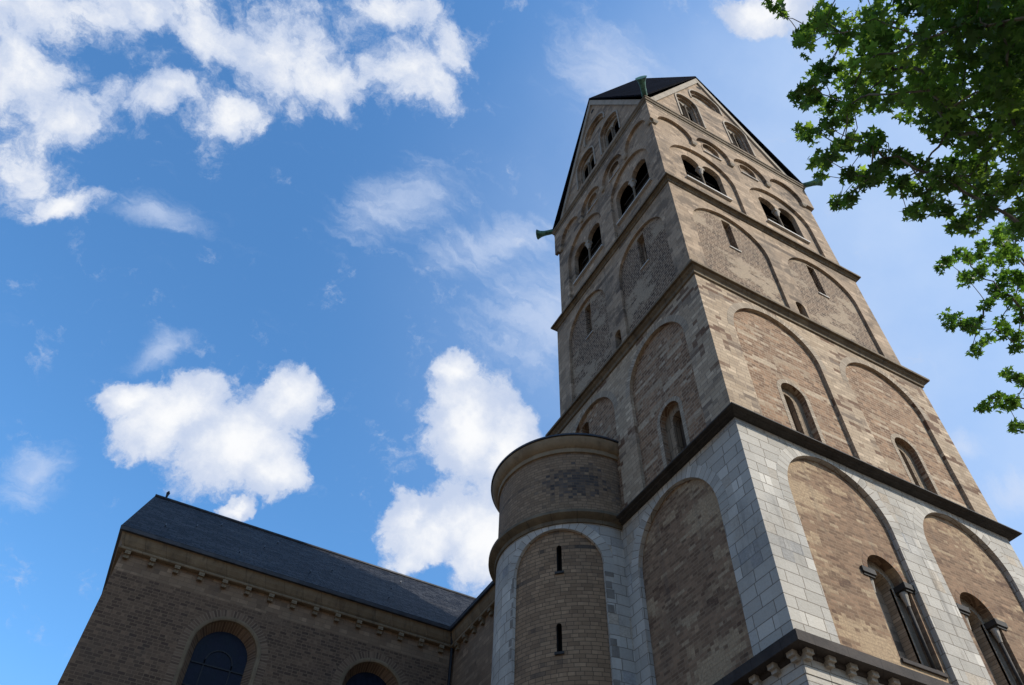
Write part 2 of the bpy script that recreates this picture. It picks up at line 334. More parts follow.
class Face:
    """a wall plane: p(u, depth, v), depth measured inwards from the given plane"""
    def __init__(s, kind, plane, off=0.0): s.k = kind; s.pl = plane; s.off = off
    def p(s, u, dep, v):
        u = u
        return (u, s.pl + dep, v) if s.k == 'R' else (s.pl + dep, u, v)
def triangulate(loops):
    """constrained triangles of an outline with holes (even-odd)"""
    vs, es = [], []
    for l in loops:
        k = len(vs); vs += [Vector(q) for q in l]; es += [(k + i, k + (i + 1) % len(l)) for i in range(len(l))]
    V2, _, F2, *_r = delaunay_2d_cdt(vs, es, [], 0, 1e-6)
    def inside(x, y):
        c = False
        for l in loops:
            for i in range(len(l)):
                (x0, y0), (x1, y1) = l[i], l[(i + 1) % len(l)]
                if (y0 > y) != (y1 > y) and x < (x1 - x0) * (y - y0) / (y1 - y0) + x0: c = not c
        return c
    out = []
    for f in F2:
        cx = sum(V2[i].x for i in f) / len(f); cy = sum(V2[i].y for i in f) / len(f)
        if inside(cx, cy): out.append(f)
    return out, [(p.x, p.y) for p in V2]
def plate(mb, face, outer, holes, d0, d1, back=True):
    loops = [outer] + list(holes)
    flat = [q for l in loops for q in l]
    tris, flat = triangulate(loops)
    for t in tris:
        mb.face([face.p(flat[i][0], d0, flat[i][1]) for i in t], [flat[i] for i in t])
        if back: mb.face([face.p(flat[i][0], d1, flat[i][1]) for i in t], [flat[i] for i in t])
    for l in loops:
        n = len(l)
        for i in range(n):
            a, b = l[i], l[(i + 1) % n]
            if abs(a[0] - b[0]) > abs(a[1] - b[1]):
                uv = [(a[0], a[1]), (b[0], b[1]), (b[0], b[1] + d1 - d0), (a[0], a[1] + d1 - d0)]
            else:
                uv = [(a[0], a[1]), (b[0], b[1]), (b[0] + d1 - d0, b[1]), (a[0] + d1 - d0, a[1])]
            mb.face([face.p(a[0], d0, a[1]), face.p(b[0], d0, b[1]), face.p(b[0], d1, b[1]), face.p(a[0], d1, a[1])], uv)
def rect(u0, u1, v0, v1): return [(u0, v0), (u1, v0), (u1, v1), (u0, v1)]
def arch(u0, u1, v0, vs, top=None, n=20):
    c = (u0 + u1) / 2; r = (u1 - u0) / 2; h = r if top is None else top - vs
    return [(u0, v0), (u1, v0)] + [(c + r * math.cos(i * math.pi / n), vs + h * math.sin(i * math.pi / n)) for i in range(n + 1)]
def arc_ring(mb, face, u0, u1, v0, vs, top, w, d0, d1, n=28):
    """a band of voussoirs round an arch with straight legs down to v0"""
    c = (u0 + u1) / 2; r = (u1 - u0) / 2; h = r if top is None else top - vs
    inn = [(u0, v0)] + [(c - r * math.cos(i * math.pi / n), vs + h * math.sin(i * math.pi / n)) for i in range(n + 1)] + [(u1, v0)]
    out = [(u0 - w, v0)] + [(c - (r + w) * math.cos(i * math.pi / n), vs + (h + w) * math.sin(i * math.pi / n)) for i in range(n + 1)] + [(u1 + w, v0)]
    L = 0
    for i in range(len(inn) - 1):
        l2 = L + (Vector(inn[i + 1]) - Vector(inn[i])).length
        uv = [(L, 0.02), (l2, 0.02), (l2, w), (L, w)]
        q = [inn[i], inn[i + 1], out[i + 1], out[i]]
        mb.face([face.p(a, d0, b) for a, b in q], uv)
        for a, b in ((inn[i], inn[i + 1]), (out[i], out[i + 1])):
            mb.face([face.p(a[0], d0, a[1]), face.p(b[0], d0, b[1]), face.p(b[0], d1, b[1]), face.p(a[0], d1, a[1])], [(L, 0), (l2, 0), (l2, d1 - d0), (L, d1 - d0)])
        L = l2
    for a, b in ((inn[0], out[0]), (inn[-1], out[-1])):
        mb.face([face.p(a[0], d0, a[1]), face.p(b[0], d0, b[1]), face.p(b[0], d1, b[1]), face.p(a[0], d1, a[1])])
def mould(mb, x0, x1, y0, y1, prof):
    """a moulding round a rectangle; prof = (outward, z) from the bottom up"""
    rows = []; uvs = []; L = 0
    for i, (o, z) in enumerate(prof):
        P = [(x0 - o, y0 - o, z), (x1 + o, y0 - o, z), (x1 + o, y1 + o, z), (x0 - o, y1 + o, z)]
        rows.append(P + [P[0]])
        if i: L += math.hypot(o - prof[i - 1][0], z - prof[i - 1][1])
        a, b = x1 - x0, y1 - y0; uvs.append([(0, L), (a, L), (a + b, L), (2 * a + b, L), (2 * a + 2 * b, L)])
    mb.grid(rows, uvs, smooth=False)

# ------------------------------------------------------------------ dimensions (metres)
W, D = 11.0, 9.7126
HC = [10.742, 17.593, 25.030, 32.360, 41.309]         # cornice heights
PC = [.329, .351, .285, .219, .283]
INS = [0.0, 0.001, 0.200, 0.379]                      # stage insets
GA = 51.47; HA = 2 * GA - HC[4]

# ------------------------------------------------------------------ ground
g = MB(); g.face([(-400, -400, 0), (400, -400, 0), (400, 400, 0), (-400, 400, 0)])
gr = g.build('ground', MAT['paving'], None, False); gr['kind'] = 'structure'; gr['label'] = 'paved square round the church'

# ------------------------------------------------------------------ church tower
T = thing('church_tower', 'tall square Romanesque stone tower with tiered blind arches and a dark gabled helm roof', 'tower')
def stage(s, zb, zt, arR, arL, d, frame, panel, holesR=(), holesL=(), midR=(), midL=(), pth=.45, frame_top=None):
    """piers and arches in a front layer, the recessed panel behind it, plain walls on the two far sides"""
    R_, L_ = Face('R', s), Face('L', s)
    f = MB()
    plate(f, R_, rect(s, W - s, zb, zt), list(arR) + list(midR), 0, d)
    plate(f, L_, rect(s + d, D - s, zb, zt), list(arL) + list(midL), 0, d)
    f.box(W - s - .5, W - s, s + d, D - s, zb, zt); f.box(s + d, W - s - .5, D - s - .5, D - s, zb, zt)
    p = MB()
    plate(p, R_, rect(s + d, W - s - .5, zb, zt), list(holesR) + list(midR), d + .001, d + pth)
    plate(p, L_, rect(s + d + pth, D - s - .5, zb, zt), list(holesL) + list(midL), d + .001, d + pth)
    w = f.build('stage_wall', frame, T); q = p.build('arch_panel', panel, w)
    return w, R_, L_
def rings(parent, mat, lst, w=.32):
    for face, u0, u1, v0, vs, top in lst:
        b = MB(); arc_ring(b, face, u0, u1, v0, vs, top, w, -.005, .001); b.build('arch_ring', mat, parent)
def dark_core(z0, z1, s, parent, dd=.75):
    b = MB(); b.box(s + dd, W - s - .6, s + dd, D - s - .6, z0, z1); b.build('dark_interior', MAT['dark'], parent)

# base stage below the corbelled cornice
b = MB(); b.box(.02, W - .02, .02, D - .02, 0, 10.16); b.box(.05, W - .05, .05, D - .05, 10.16, 10.6)
base = b.build('base_wall', MAT['ashlar'], T)
b = MB(); plate(b, Face('R', .02), rect(.02, W - .02, 10.0, 10.45), [], -.02, 0); plate(b, Face('L', .02), rect(.02, D - .02, 10.0, 10.45), [], -.02, -.001); b.build('frieze_band', MAT['ashlar'], base)
# cornice above it, with corbels
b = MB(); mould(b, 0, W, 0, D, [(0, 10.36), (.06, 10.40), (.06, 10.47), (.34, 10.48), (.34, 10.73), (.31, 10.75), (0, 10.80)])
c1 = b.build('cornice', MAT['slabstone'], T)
cb = MB(); cb.box(-.10, .10, -.19, 0, .02, .13); cb.box(-.085, .085, -.12, 0, -.07, .02)
def corbel_run(parent, mesh_obj, places):
    for i, (loc, rz) in enumerate(places):
        o = mesh_obj if i == 0 else mesh_obj.copy()
        if i: col.objects.link(o); o.parent = parent
        o.location = loc; o.rotation_euler = (0, 0, rz)
pl = [((-.03 + .615 * k + .13, -.001, 10.345), 0) for k in range(18)] + [((-.001, .12 + .615 * k, 10.345), -math.pi / 2) for k in range(15) if .12 + .615 * k < 5.9]
corbel_run(c1, cb.build('corbel', MAT['corbel'], c1, raw=True), pl)

# --- stage 1 : white ashlar arches, brown brick panels
d = .15; zs = 15.55
aR = [(1.36, 5.08, 10.85, zs - .05, 17.33), (6.48, 10.02, 10.85, zs, 17.32)]; aL = [(1.33, 5.12, 10.85, 15.35, 17.24)]
def r1win(u): # outer opening below the imposts and the arch above
    return [(u - .72, 11.36), (u + .72, 11.36), (u + .72, 13.62), (u + .62, 13.62)] + [(u + .62 * math.cos(i * math.pi / 20), 13.85 + .63 * math.sin(i * math.pi / 20)) for i in range(21)] + [(u - .62, 13.62), (u - .72, 13.62)]
WR1 = (4.20, 7.60)
st, FR, FL = stage(INS[0], 10.80, 17.50, [arch(*a) for a in aR], [arch(*a) for a in aL], d, MAT['ashlar'], MAT['brick_panel'], [r1win(u) for u in WR1], [])
rings(st, MAT['voussoir_w'], [(FR,) + (a[0], a[1], 15.0, a[3], a[4]) for a in aR] + [(FL,) + (a[0], a[1], 15.0, a[3], a[4]) for a in aL], .36)
dark_core(10.9, 17.4, 0, st, .85)
for u in WR1:
    b = MB(); plate(b, FR, rect(u - .85, u + .85, 11.25, 14.6), [arch(u - .40, u + .45, 11.45, 13.80)], d + .30, d + .36); w = b.build('window', MAT['voussoir_b'], T)
    b = MB(); plate(b, FR, rect(u - .7, u + .7, 11.3, 14.5), [], d + .62, d + .66); b.build('blocked_opening', MAT['tuff'], w)
    b = MB(); arc_ring(b, FR, u - .40, u + .45, 11.45, 13.80, None, .05, d + .285, d + .64); b.build('inner_arch', MAT['voussoir_b'], w)
    b = MB(); arc_ring(b, FR, u - .62, u + .62, 13.85, 13.85, None, .16, d - .006, d + .001); b.build('arch_ring', MAT['voussoir_n'], w)
    for sx in (-1, 1):
        x0, x1 = (u - 1.0, u - .42) if sx < 0 else (u + .46, u + 1.04)
        b = MB(); b.box(x0 + .06, x1 - .06, d - .07, d + .29, 13.66, 13.82); b.box(x0 + .10, x1 - .10, d - .03, d + .29, 13.59, 13.66); b.build('impost', MAT['basalt'], w)
        cx = u + sx * .60
        b = MB(); b.tube([(cx, d + .12, 11.46), (cx, d + .12, 13.22)], [.048, .045], 10); b.build('colonnette', MAT['basalt'], w)
        b = MB(); b.tube([(cx, d + .12, 13.20), (cx, d + .12, 13.30), (cx, d + .12, 13.59)], [.055, .065, .105], 10); b.build('capital', MAT['corbel'], w)
        b = MB(); b.tube([(cx, d + .12, 11.36), (cx, d + .12, 11.42), (cx, d + .12, 11.47)], [.13, .12, .07], 10); b.build('column_base', MAT['slabstone'], w)
    b = MB(); b.box(u - .72, u + .74, d - .06, d + .30, 11.26, 11.36); b.build('sill', MAT['slabstone'], w)

# cornice 2
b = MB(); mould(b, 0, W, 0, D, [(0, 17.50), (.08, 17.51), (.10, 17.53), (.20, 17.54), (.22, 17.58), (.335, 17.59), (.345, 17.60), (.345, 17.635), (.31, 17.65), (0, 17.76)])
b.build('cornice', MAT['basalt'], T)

# --- stage 2 : brick with tuff repairs
d = .13
aR = [(1.22, 5.0, 17.80, 22.42, 24.31), (6.25, 9.96, 17.80, 22.4, 24.25)]; aL = [(1.12, 4.40, 17.80, 22.5, 24.20), (5.42, 8.55, 17.80, 22.6, 24.25)]
wR = [(2.64, 3.66, 18.0, 20.2), (7.53, 8.53, 18.0, 20.12)]; wL = [(2.20, 3.24, 18.0, 20.02)]; door = (7.32, 7.86, 21.3, 23.6)
st, FR, FL = stage(INS[1], 17.74, 24.70, [arch(*a) for a in aR], [arch(*a) for a in aL], d, MAT['pier_mixed'], MAT['brick_mixed'], [arch(*a) for a in wR], [arch(*a) for a in wL] + [arch(*door)])
rings(st, MAT['voussoir_b'], [(FR,) + (a[0], a[1], a[3], a[3], a[4]) for a in aR] + [(FL,) + (a[0], a[1], a[3], a[3], a[4]) for a in aL], .26)
dark_core(17.8, 24.6, 0, st, .9)
for F_, lst in ((FR, wR), (FL, wL)):
    for (u0, u1, v0, vs) in lst:
        b = MB(); plate(b, F_, rect(u0 - .2, u1 + .2, v0 - .1, vs + .8), [arch(u0 + .14, u1 - .40, v0, vs - .10)], d + .22, d + .48); w = b.build('window', MAT['voussoir_l'], T)
        b = MB(); arc_ring(b, F_, u0 + .14, u1 - .40, v0, vs - .10, None, .07, d + .20, d + .221); b.build('inner_arch', MAT['voussoir_l'], w)
        b = MB(); plate(b, F_, rect(u0, u1, v0, vs + .6), [], d + .5, d + .53); b.build('pane', MAT['blind'], w)
        b = MB(); arc_ring(b, F_, u0, u1, v0, vs, None, .16, d - .008, d + .001); b.build('arch_ring', MAT['voussoir_b'], w)
b = MB(); plate(b, FL, rect(door[0] - .1, door[1] + .1, door[2], door[3] + .5), [], d + .44, d + .47); b.build('doorway', MAT['dark'], T)

# cornice 3
s = INS[1]; PROF = lambda h, p, low: [(0, h - low), (p * .22, h - low + .03), (p * .30, h - low * .62), (p * .58, h - low * .45), (p * .66, h - low * .22), (p * .97, h - .10), (p, h - .06), (p, h), (p * .9, h + .02), (-.3, h + .16)]
b = MB(); mould(b, s, W - s, s, D - s, PROF(25.05, PC[2], .40)); b.build('cornice', MAT['cornice'], T)

# --- stage 3 : rough rubble and render
d = .12; s = INS[2]
aR = [(1.05, 5.0, 25.05, 29.65, 31.58), (6.08, 9.92, 25.05, 29.65, 31.52)]; aL = [(1.05, 4.33, 25.05, 29.9, 31.5), (5.42, 8.53, 25.05, 29.9, 31.55)]
slR = [(2.92, 3.38), (7.66, 8.12)]; slL = [(2.46, 2.92), (6.76, 7.22)]
mR = [arch(5.48, 5.95, 25.2, 26.78)]; mL = [arch(4.70, 5.10, 25.2, 26.72)]
st, FR, FL = stage(s, 24.95, 32.10, [arch(*a) for a in aR], [arch(*a) for a in aL], d, MAT['tuff'], MAT['rubble'], [rect(a, b_, 29.12, 31.32) for a, b_ in slR], [rect(a, b_, 29.0, 31.2) for a, b_ in slL], mR, mL)
dark_core(25.2, 32.0, s, st, .9)
for F_, lst in ((FR, slR), (FL, slL)):
    for (u0, u1) in lst:
        b = MB(); plate(b, F_, rect(u0 - .1, u1 + .1, 28.8, 31.5), [rect(u0 + .10, u1 - .10, 29.2, 31.1)], d + .28, d + .33); w = b.build('slit_window', MAT['tuff'], T)
        b = MB(); plate(b, F_, rect(u0 - .1, u1 + .1, 28.8, 31.5), [], d + .44, d + .47); b.build('pane', MAT['dark'], w)  # no glass: near-black sheet painted as the shade inside the slit
        b = MB()
        if F_ is FR: b.box(u0 - .06, u1 + .06, s + d - .05, s + d + .27, 29.06, 29.12)
        else: b.box(s + d - .05, s + d + .27, u0 - .06, u1 + .06, 28.94, 29.0)
        b.build('sill', MAT['sill'], w)
b = MB(); plate(b, FR, rect(5.3, 6.1, 25.2, 27.2), [], d + .40, d + .43); b.build('small_window', MAT['louver'], T)
b = MB(); plate(b, FL, rect(4.6, 5.2, 25.2, 27.1), [], d + .40, d + .43); b.build('small_window', MAT['louver'], T)

# cornice 4
b = MB(); mould(b, s, W - s, s, D - s, PROF(32.36, PC[3] + .02, .30)); b.build('cornice', MAT['cornice'], T)

# --- stage 4 : belfry
d = .14; s = INS[3]
aR = [(1.06, 4.98, 32.5, 36.1, 38.05), (5.86, 9.74, 32.5, 36.1, 38.1)]; aL = [(1.12, 4.36, 32.5, 36.6, 38.5), (5.2, 8.48, 32.5, 36.6, 38.45)]
opR = [(1.92, 4.28), (6.66, 9.02)]; opL = [(1.50, 4.06), (5.60, 8.08)]; SILL = 34.55; SPR = 36.72
def lights(u0, u1):
    m_ = (u0 + u1) / 2
    n = 14; r = (u1 - u0) / 4 - .05
    a1 = [(u1 - r + r * math.cos(i * math.pi / n), SPR + r * math.sin(i * math.pi / n)) for i in range(n + 1)]
    a0 = [(u0 + r + r * math.cos(i * math.pi / n), SPR + r * math.sin(i * math.pi / n)) for i in range(n + 1)]
    return [[(u0, SILL), (u1, SILL)] + a1 + a0]
fzR = [.54 + 2.39 * k for k in range(5)]; fzL = [.48 + 2.13 * k for k in range(5)]
fwR = [(fzR[k] + fzR[k + 1]) / 2 for k in (1, 2)]; fwL = [(fzL[k] + fzL[k + 1]) / 2 for k in (1, 2)]
smR = [arch(u - .50, u + .50, 38.72, 39.40) for u in fwR]; smL = [arch(u - .46, u + .46, 38.72, 39.42) for u in fwL]
opensR = [q for o in opR for q in lights(*o)]; opensL = [q for o in opL for q in lights(*o)]
st, FR, FL = stage(s, 32.30, 41.10, [arch(*a) for a in aR], [arch(*a) for a in aL], d, MAT['tuff'], MAT['tuff'], opensR + smR, opensL + smL, smR, smL, pth=.24)
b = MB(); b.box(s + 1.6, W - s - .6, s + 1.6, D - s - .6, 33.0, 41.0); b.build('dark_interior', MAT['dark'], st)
def frieze(mb, F_, xs, ua, ub, d0, d1):
    r = (xs[1] - xs[0]) / 2 - .14; o = [(ub, 41.1), (ua, 41.1), (ua, 38.86), (xs[0] + .14, 38.86)]
    for i in range(4):
        c_ = (xs[i] + xs[i + 1]) / 2
        o += [(c_ - r * math.cos(k * math.pi / 18), 39.02 + 1.12 * math.sin(k * math.pi / 18)) for k in range(19)]
        o += [(xs[i + 1] - .14, 38.86), (xs[i + 1] + .14, 38.86)] if i < 3 else [(xs[4] - .14, 38.86), (ub, 38.86)]
    plate(mb, F_, o, [], d0, d1)
b = MB(); frieze(b, FR, fzR, s - .16, W - s + .16, -.16, -.001); frieze(b, FL, fzL, s - .001, D - s + .16, -.16, -.001)
b.box(W - s + .001, W - s + .16, s - .001, D - s + .16, 38.86, 41.1)
fr = b.build('arched_frieze', MAT['tuff'], T)
for F_, xs, lim in ((FR, fzR, W), (FL, fzL, D)):
    for i, x in enumerate(xs):
        b = MB(); rr = [(.10, -.02), (.15, .08), (.17, .16)]
        for (r_, z_), (r2, z2) in zip(rr[:-1], rr[1:]):
            rows = [[F_.p(x + r_ * a, -.16 * (r_ / .17) if e else .0, 38.70 + z_) for a, e in ((-1, 0), (-1, 1), (1, 1), (1, 0))], [F_.p(x + r2 * a, -.17 * (r2 / .17) if e else .0, 38.70 + z2) for a, e in ((-1, 0), (-1, 1), (1, 1), (1, 0))]]
            b.grid(rows, smooth=False, closed=True)
        b.face([F_.p(x - .10, 0, 38.68), F_.p(x + .10, 0, 38.68), F_.p(x + .10, -.094, 38.68), F_.p(x - .10, -.094, 38.68)])
        b.build('corbel', MAT['trim'], fr)
for F_, us, hw in ((FR, fwR, .5), (FL, fwL, .46)):
    for u in us:
        b = MB(); arc_ring(b, F_, u - hw, u + hw, 38.74, 39.41, None, .07, -.02, -.001); w = b.build('small_window', MAT['tuff'], T)
        b = MB(); plate(b, F_, rect(u - .7, u + .7, 38.6, 40.1), [], d + .241, d + .27); b.build('pane', MAT['blind'], w)
        b = MB()
        (b.box(u - hw - .05, u + hw + .05, s - .07, s + .3, 38.68, 38.74) if F_ is FR else b.box(s - .07, s + .3, u - hw - .05, u + hw + .05, 38.68, 38.74)); b.build('sill', MAT['sill'], w)
def bifora(F_, u0, u1):
    m_ = (u0 + u1) / 2; ax = 0 if F_ is FR else 1
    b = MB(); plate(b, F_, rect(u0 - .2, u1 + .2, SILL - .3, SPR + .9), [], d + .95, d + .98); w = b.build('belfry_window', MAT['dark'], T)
    def P(u, dep, z): return F_.p(u, dep, z)
    b = MB(); b.tube([P(m_, d + .12, SILL), P(m_, d + .12, SILL + .08), P(m_, d + .12, SILL + .12), P(m_, d + .12, 36.18)], [.12, .11, .065, .06], 10); b.build('column', MAT['cornice'], w)
    b = MB(); b.tube([P(m_, d + .12, 36.16), P(m_, d + .12, 36.28), P(m_, d + .12, 36.54)], [.08, .10, .16], 10); b.build('capital', MAT['corbel'], w)
    b = MB()
    (b.box(m_ - .17, m_ + .17, s + d - .02, s + d + .24, 36.54, 36.72) if ax == 0 else b.box(s + d - .02, s + d + .24, m_ - .17, m_ + .17, 36.54, 36.72)); b.build('impost', MAT['trim'], w)
    b = MB()
    (b.box(u0 - .12, u1 + .12, s + d - .12, s + d + .15, SILL - .10, SILL - .001) if ax == 0 else b.box(s + d - .12, s + d + .15, u0 - .12, u1 + .12, SILL - .10, SILL - .001)); b.build('sill', MAT['sill'], w)
    for k in range(5):
        z = SILL + .25 + k * .48; b = MB()
        q = [P(u0 - .05, d + .50, z), P(u1 + .05, d + .50, z), P(u1 + .05, d + .80, z + .30), P(u0 - .05, d + .80, z + .30)]
        b.face(q); b.face([(x, y, zz + .04) for x, y, zz in q]); 
        for i in range(4): j = (i + 1) % 4; b.face([q[i], q[j], (q[j][0], q[j][1], q[j][2] + .04), (q[i][0], q[i][1], q[i][2] + .04)])
        b.build('louver', MAT['louver'], w)
for o in opR: bifora(FR, *o)
for o in opL: bifora(FL, *o)

# cornice 5
b = MB(); mould(b, s - .0, W - s, s, D - s, [(.10, 40.75), (.17, 40.78), (.17, 40.98), (.22, 41.02), (.25, 41.14), (.29, 41.18), (PC[4], 41.20), (PC[4], 41.33), (.1, 41.40), (-.4, 41.45)])
b.build('cornice', MAT['cornice'], T)

# --- gables
gs = .46; slR_ = (GA - HC[4]) / (W / 2 - .10); slL_ = (GA - HC[4]) / (D / 2 - .10)
def gable(F_, wid, slope, wins, top, ocu):
    zr = lambda u: HC[4] + slope * (min(u, wid - u) - .10) - .28
    zb = 41.30; u0 = .10 + (zb + .28 - HC[4]) / slope
    u0 = max(u0, .46); outer = [(u0, zb), (wid - u0, zb), (wid - u0, zr(u0)), (wid / 2, zr(wid / 2)), (u0, zr(u0))]
    holes = [arch(a, b_, 42.7, vs, tp) for a, b_, vs, tp in wins] + [arch(*top)]
    b = MB(); plate(b, F_, outer, holes, 0, .14)
    gw = b.build('gable_wall', MAT['tuff'], T)
    inner = []
    for a, b_, vs, tp in wins: inner.append((a + .16, b_ - .16, 42.75, vs, tp - .16))
    h2 = [arch(*i) for i in inner] + [arch(top[0] + .18, top[1] - .18, top[2] + .06, top[3], top[4] - .18)]
    sh = [(u0 + .3, zb), (wid - u0 - .3, zb), (wid / 2, zr(wid / 2) - .45)]
    b = MB(); plate(b, F_, sh, h2, .141, .26); b.build('arch_panel', MAT['tuff'], gw)
    h3 = []; sp = []
    for a, b_, z0, vs, tp in inner:
        m_ = (a + b_) / 2; q = (b_ - a) / 2 - .26
        h3 += [arch(a + .05, m_ - .045, z0 + .1, vs - .05, vs + .36), arch(m_ + .045, b_ - .05, z0 + .1, vs - .05, vs + .36)]; sp.append((m_, z0, vs))
    tm = (top[0] + top[1]) / 2
    h3 += [arch(tm - .74, tm - .06, top[2] + .15, top[3] + .05), arch(tm + .06, tm + .74, top[2] + .15, top[3] + .05)]
    b = MB(); plate(b, F_, [(u0 + .4, zb), (wid - u0 - .4, zb), (wid / 2, zr(wid / 2) - .6)], h3, .261, .40); b.build('window_wall', MAT['trim'], gw)
    for m_, z0, vs in sp:
        b = MB(); b.tube([F_.p(m_, .22, z0), F_.p(m_, .22, vs - .35), F_.p(m_, .22, vs - .12)], [.06, .055, .11], 8); b.build('column', MAT['cornice'], gw)
    b = MB(); plate(b, F_, [(u0 + .5, zb), (wid - u0 - .5, zb), (wid / 2, zr(wid / 2) - .8)], [], .75, .80); b.build('dark_interior', MAT['dark'], gw)
    b = MB(); b.tube([F_.p(ocu[0], -.012, ocu[1]), F_.p(ocu[0], .02, ocu[1])], [.17, .17], 14); b.build('oculus', MAT['dark'], gw)
    # moulded band along both rakes
    for sg in (0, 1):
        f = (lambda u: u) if sg == 0 else (lambda u: wid - u)
        q = [(f(.30), zr(.30) - .02), (f(wid / 2 - .001), zr(wid / 2 - .001) - .02), (f(wid / 2 - .001), zr(wid / 2) - .75), (f(.30 + .55 / slope * 1.2), zr(.30) - .02)]
        b = MB(); plate(b, F_, q, [], -.10, -.001); b.build('rake_moulding', MAT['trim'], gw)
    for a, b_, vs, tp in wins:
        b = MB(); arc_ring(b, F_, a, b_, 42.7, vs, tp, .10, -.05, -.001); b.build('arch_ring', MAT['trim'], gw)
    b = MB(); arc_ring(b, F_, top[0], top[1], top[2], top[3], top[4], .10, -.05, -.001); b.build('arch_ring', MAT['trim'], gw)
gable(Face('R', gs), W, slR_, [(3.04, 4.52, 45.4, 46.22), (6.46, 7.98, 45.35, 46.15)], (4.42, 6.58, 46.85, 47.6, 48.65), (5.5, 49.75))
gable(Face('L', gs), D, slL_, [(2.72, 4.50, 44.8, 45.65), (5.25, 7.05, 44.8, 45.65)], (3.88, 5.95, 46.4, 46.95, 47.95), (D / 2, 49.5))
b = MB(); b.face([(.5, D - gs, 41.3), (W - .5, D - gs, 41.3), (W / 2, D - gs, GA - .4)]); b.face([(W - gs, .5, 41.3), (W - gs, D - .5, 41.3), (W - gs, D / 2, GA - .4)]); b.build('gable_wall', MAT['tuff'], T)
# helm roof : four rhombs
e = .10; eg = .33
def rhomb(mb, c, a, t, b_):
    P = [Vector(c), Vector(a), Vector(t), Vector(b_)]; n = (P[1] - P[0]).cross(P[3] - P[0]).normalized()
    if n.z < 0: n = -n
    Q = [p - n * .09 for p in P]; uva = [(0, 0), (6, 0), (6, 12), (0, 12)]
    mb.face(P, [(p.x + p.y, p.z) for p in P]); mb.face(Q, [(p.x + p.y, p.z) for p in P])
    for i in range(4): j = (i + 1) % 4; mb.face([P[i], P[j], Q[j], Q[i]])
b = MB(); TOP = (W / 2, D / 2, HA)
gR, gL, gE, gB = (W / 2, eg, GA), (eg, D / 2, GA), (W - eg, D / 2, GA), (W / 2, D - eg, GA)
rhomb(b, (e, e, HC[4] + .05), gR, TOP, gL); rhomb(b, (W - e, e, HC[4] + .05), gR, TOP, gE); rhomb(b, (W - e, D - e, HC[4] + .05), gB, TOP, gE); rhomb(b, (e, D - e, HC[4] + .05), gB, TOP, gL)
helm = b.build('helm_roof', MAT['helm'], T)
# copper spouts on the corners
for cx, cy, dx, dy in ((.10, .10, -1, -1), (W - .10, .10, 1, -1), (.10, D - .10, -1, 1)):
    q = Vector((dx, dy, 0)).normalized(); c_ = Vector((cx, cy, 41.42)); b = MB()
    prof = [(-.1, .15), (.2, .15), (.42, .155), (.62, .19), (.76, .25), (.86, .31), (.88, .32), (.86, .26), (.7, .12)]
    b.tube([tuple(c_ + q * t + Vector((0, 0, .10 * t * t))) for t, r in prof], [r for t, r in prof], 14); b.build('gargoyle', MAT['copper'], T)

# ------------------------------------------------------------------ stair turret
TX, TY, TR = 0.0, 8.481, 2.755
U = thing('stair_turret', 'round stair turret with a tall blind arch and two slits beside the tower', 'turret', (TX, TY, 0))
def cp(th, r, z): a = math.radians(th); return (TX + r * math.cos(a), TY + r * math.sin(a), z)
def cyl(mb, r, th0, th1, step, fn):
    """vertical strips of a curved wall; fn(angle) -> list of (z0, z1)"""
    n = int(round((th1 - th0) / step)); ths = [th0 + (th1 - th0) * i / n for i in range(n + 1)]
    for a, b_ in zip(ths[:-1], ths[1:]):
        A, B = fn(a), fn(b_); M_ = fn((a + b_) / 2)
        if len(A) != len(M_): A = M_
        if len(B) != len(M_): B = M_
        ua, ub = math.radians(a) * TR, math.radians(b_) * TR
        for (a0, a1), (b0, b1) in zip(A, B):
            mb.face([cp(a, r, a0), cp(b_, r, b0), cp(b_, r, b1), cp(a, r, a1)], [(ua, a0), (ub, b0), (ub, b1), (ua, a1)], True)
TH0, TH1 = 95, 275
AC, AH = 223.0, 31.7; ASP, ATOP = 15.95, 17.22
def atop(th):
    q = (th - AC) / AH
    return ASP + (ATOP - ASP) * math.sqrt(max(0, 1 - q * q)) if abs(q) < 1 else None
def lowf(th):
    t = atop(th)
    return [(0, 17.6)] if t is None else [(t, 17.6)]
b = MB(); cyl(b, TR, TH0, AC - AH, 3, lambda t: [(0, 17.6)]); cyl(b, TR, AC - AH, AC + AH, .7925, lambda t: [(atop(t) or ASP, 17.6)]); cyl(b, TR, AC + AH, TH1, 3, lambda t: [(0, 17.6)])
# jambs and soffit of the blind arch
n = 80; RI = TR - .10
seq = [(AC - AH, 0)] + [(AC - AH * math.cos(i * math.pi / n), ASP + (ATOP - ASP) * math.sin(i * math.pi / n)) for i in range(n + 1)] + [(AC + AH, 0)]
for (a, za), (c_, zc) in zip(seq[:-1], seq[1:]):
    b.face([cp(a, TR, za), cp(c_, TR, zc), cp(c_, RI, zc), cp(a, RI, za)], [(0, za), (0, zc), (.1, zc), (.1, za)])
low = b.build('lower_wall', MAT['ashlar'], U)
b = MB(); w_ = .34; L = 0
for i in range(n):
    t0, t1 = i * math.pi / n, (i + 1) * math.pi / n; wd = math.degrees(w_ / TR)
    f = lambda t, k: (AC - (AH + k * wd) * math.cos(t), ASP + (ATOP - ASP + k * w_) * math.sin(t))
    q = [f(t0, 0), f(t1, 0), f(t1, 1), f(t0, 1)]; l2 = L + math.hypot(math.radians(q[1][0] - q[0][0]) * TR, q[1][1] - q[0][1])
    b.face([cp(a, TR + .006, z) for a, z in q], [(L, .02), (l2, .02), (l2, w_), (L, w_)], True); L = l2
b.build('arch_ring', MAT['voussoir_w'], low)
rng = random.Random(4)
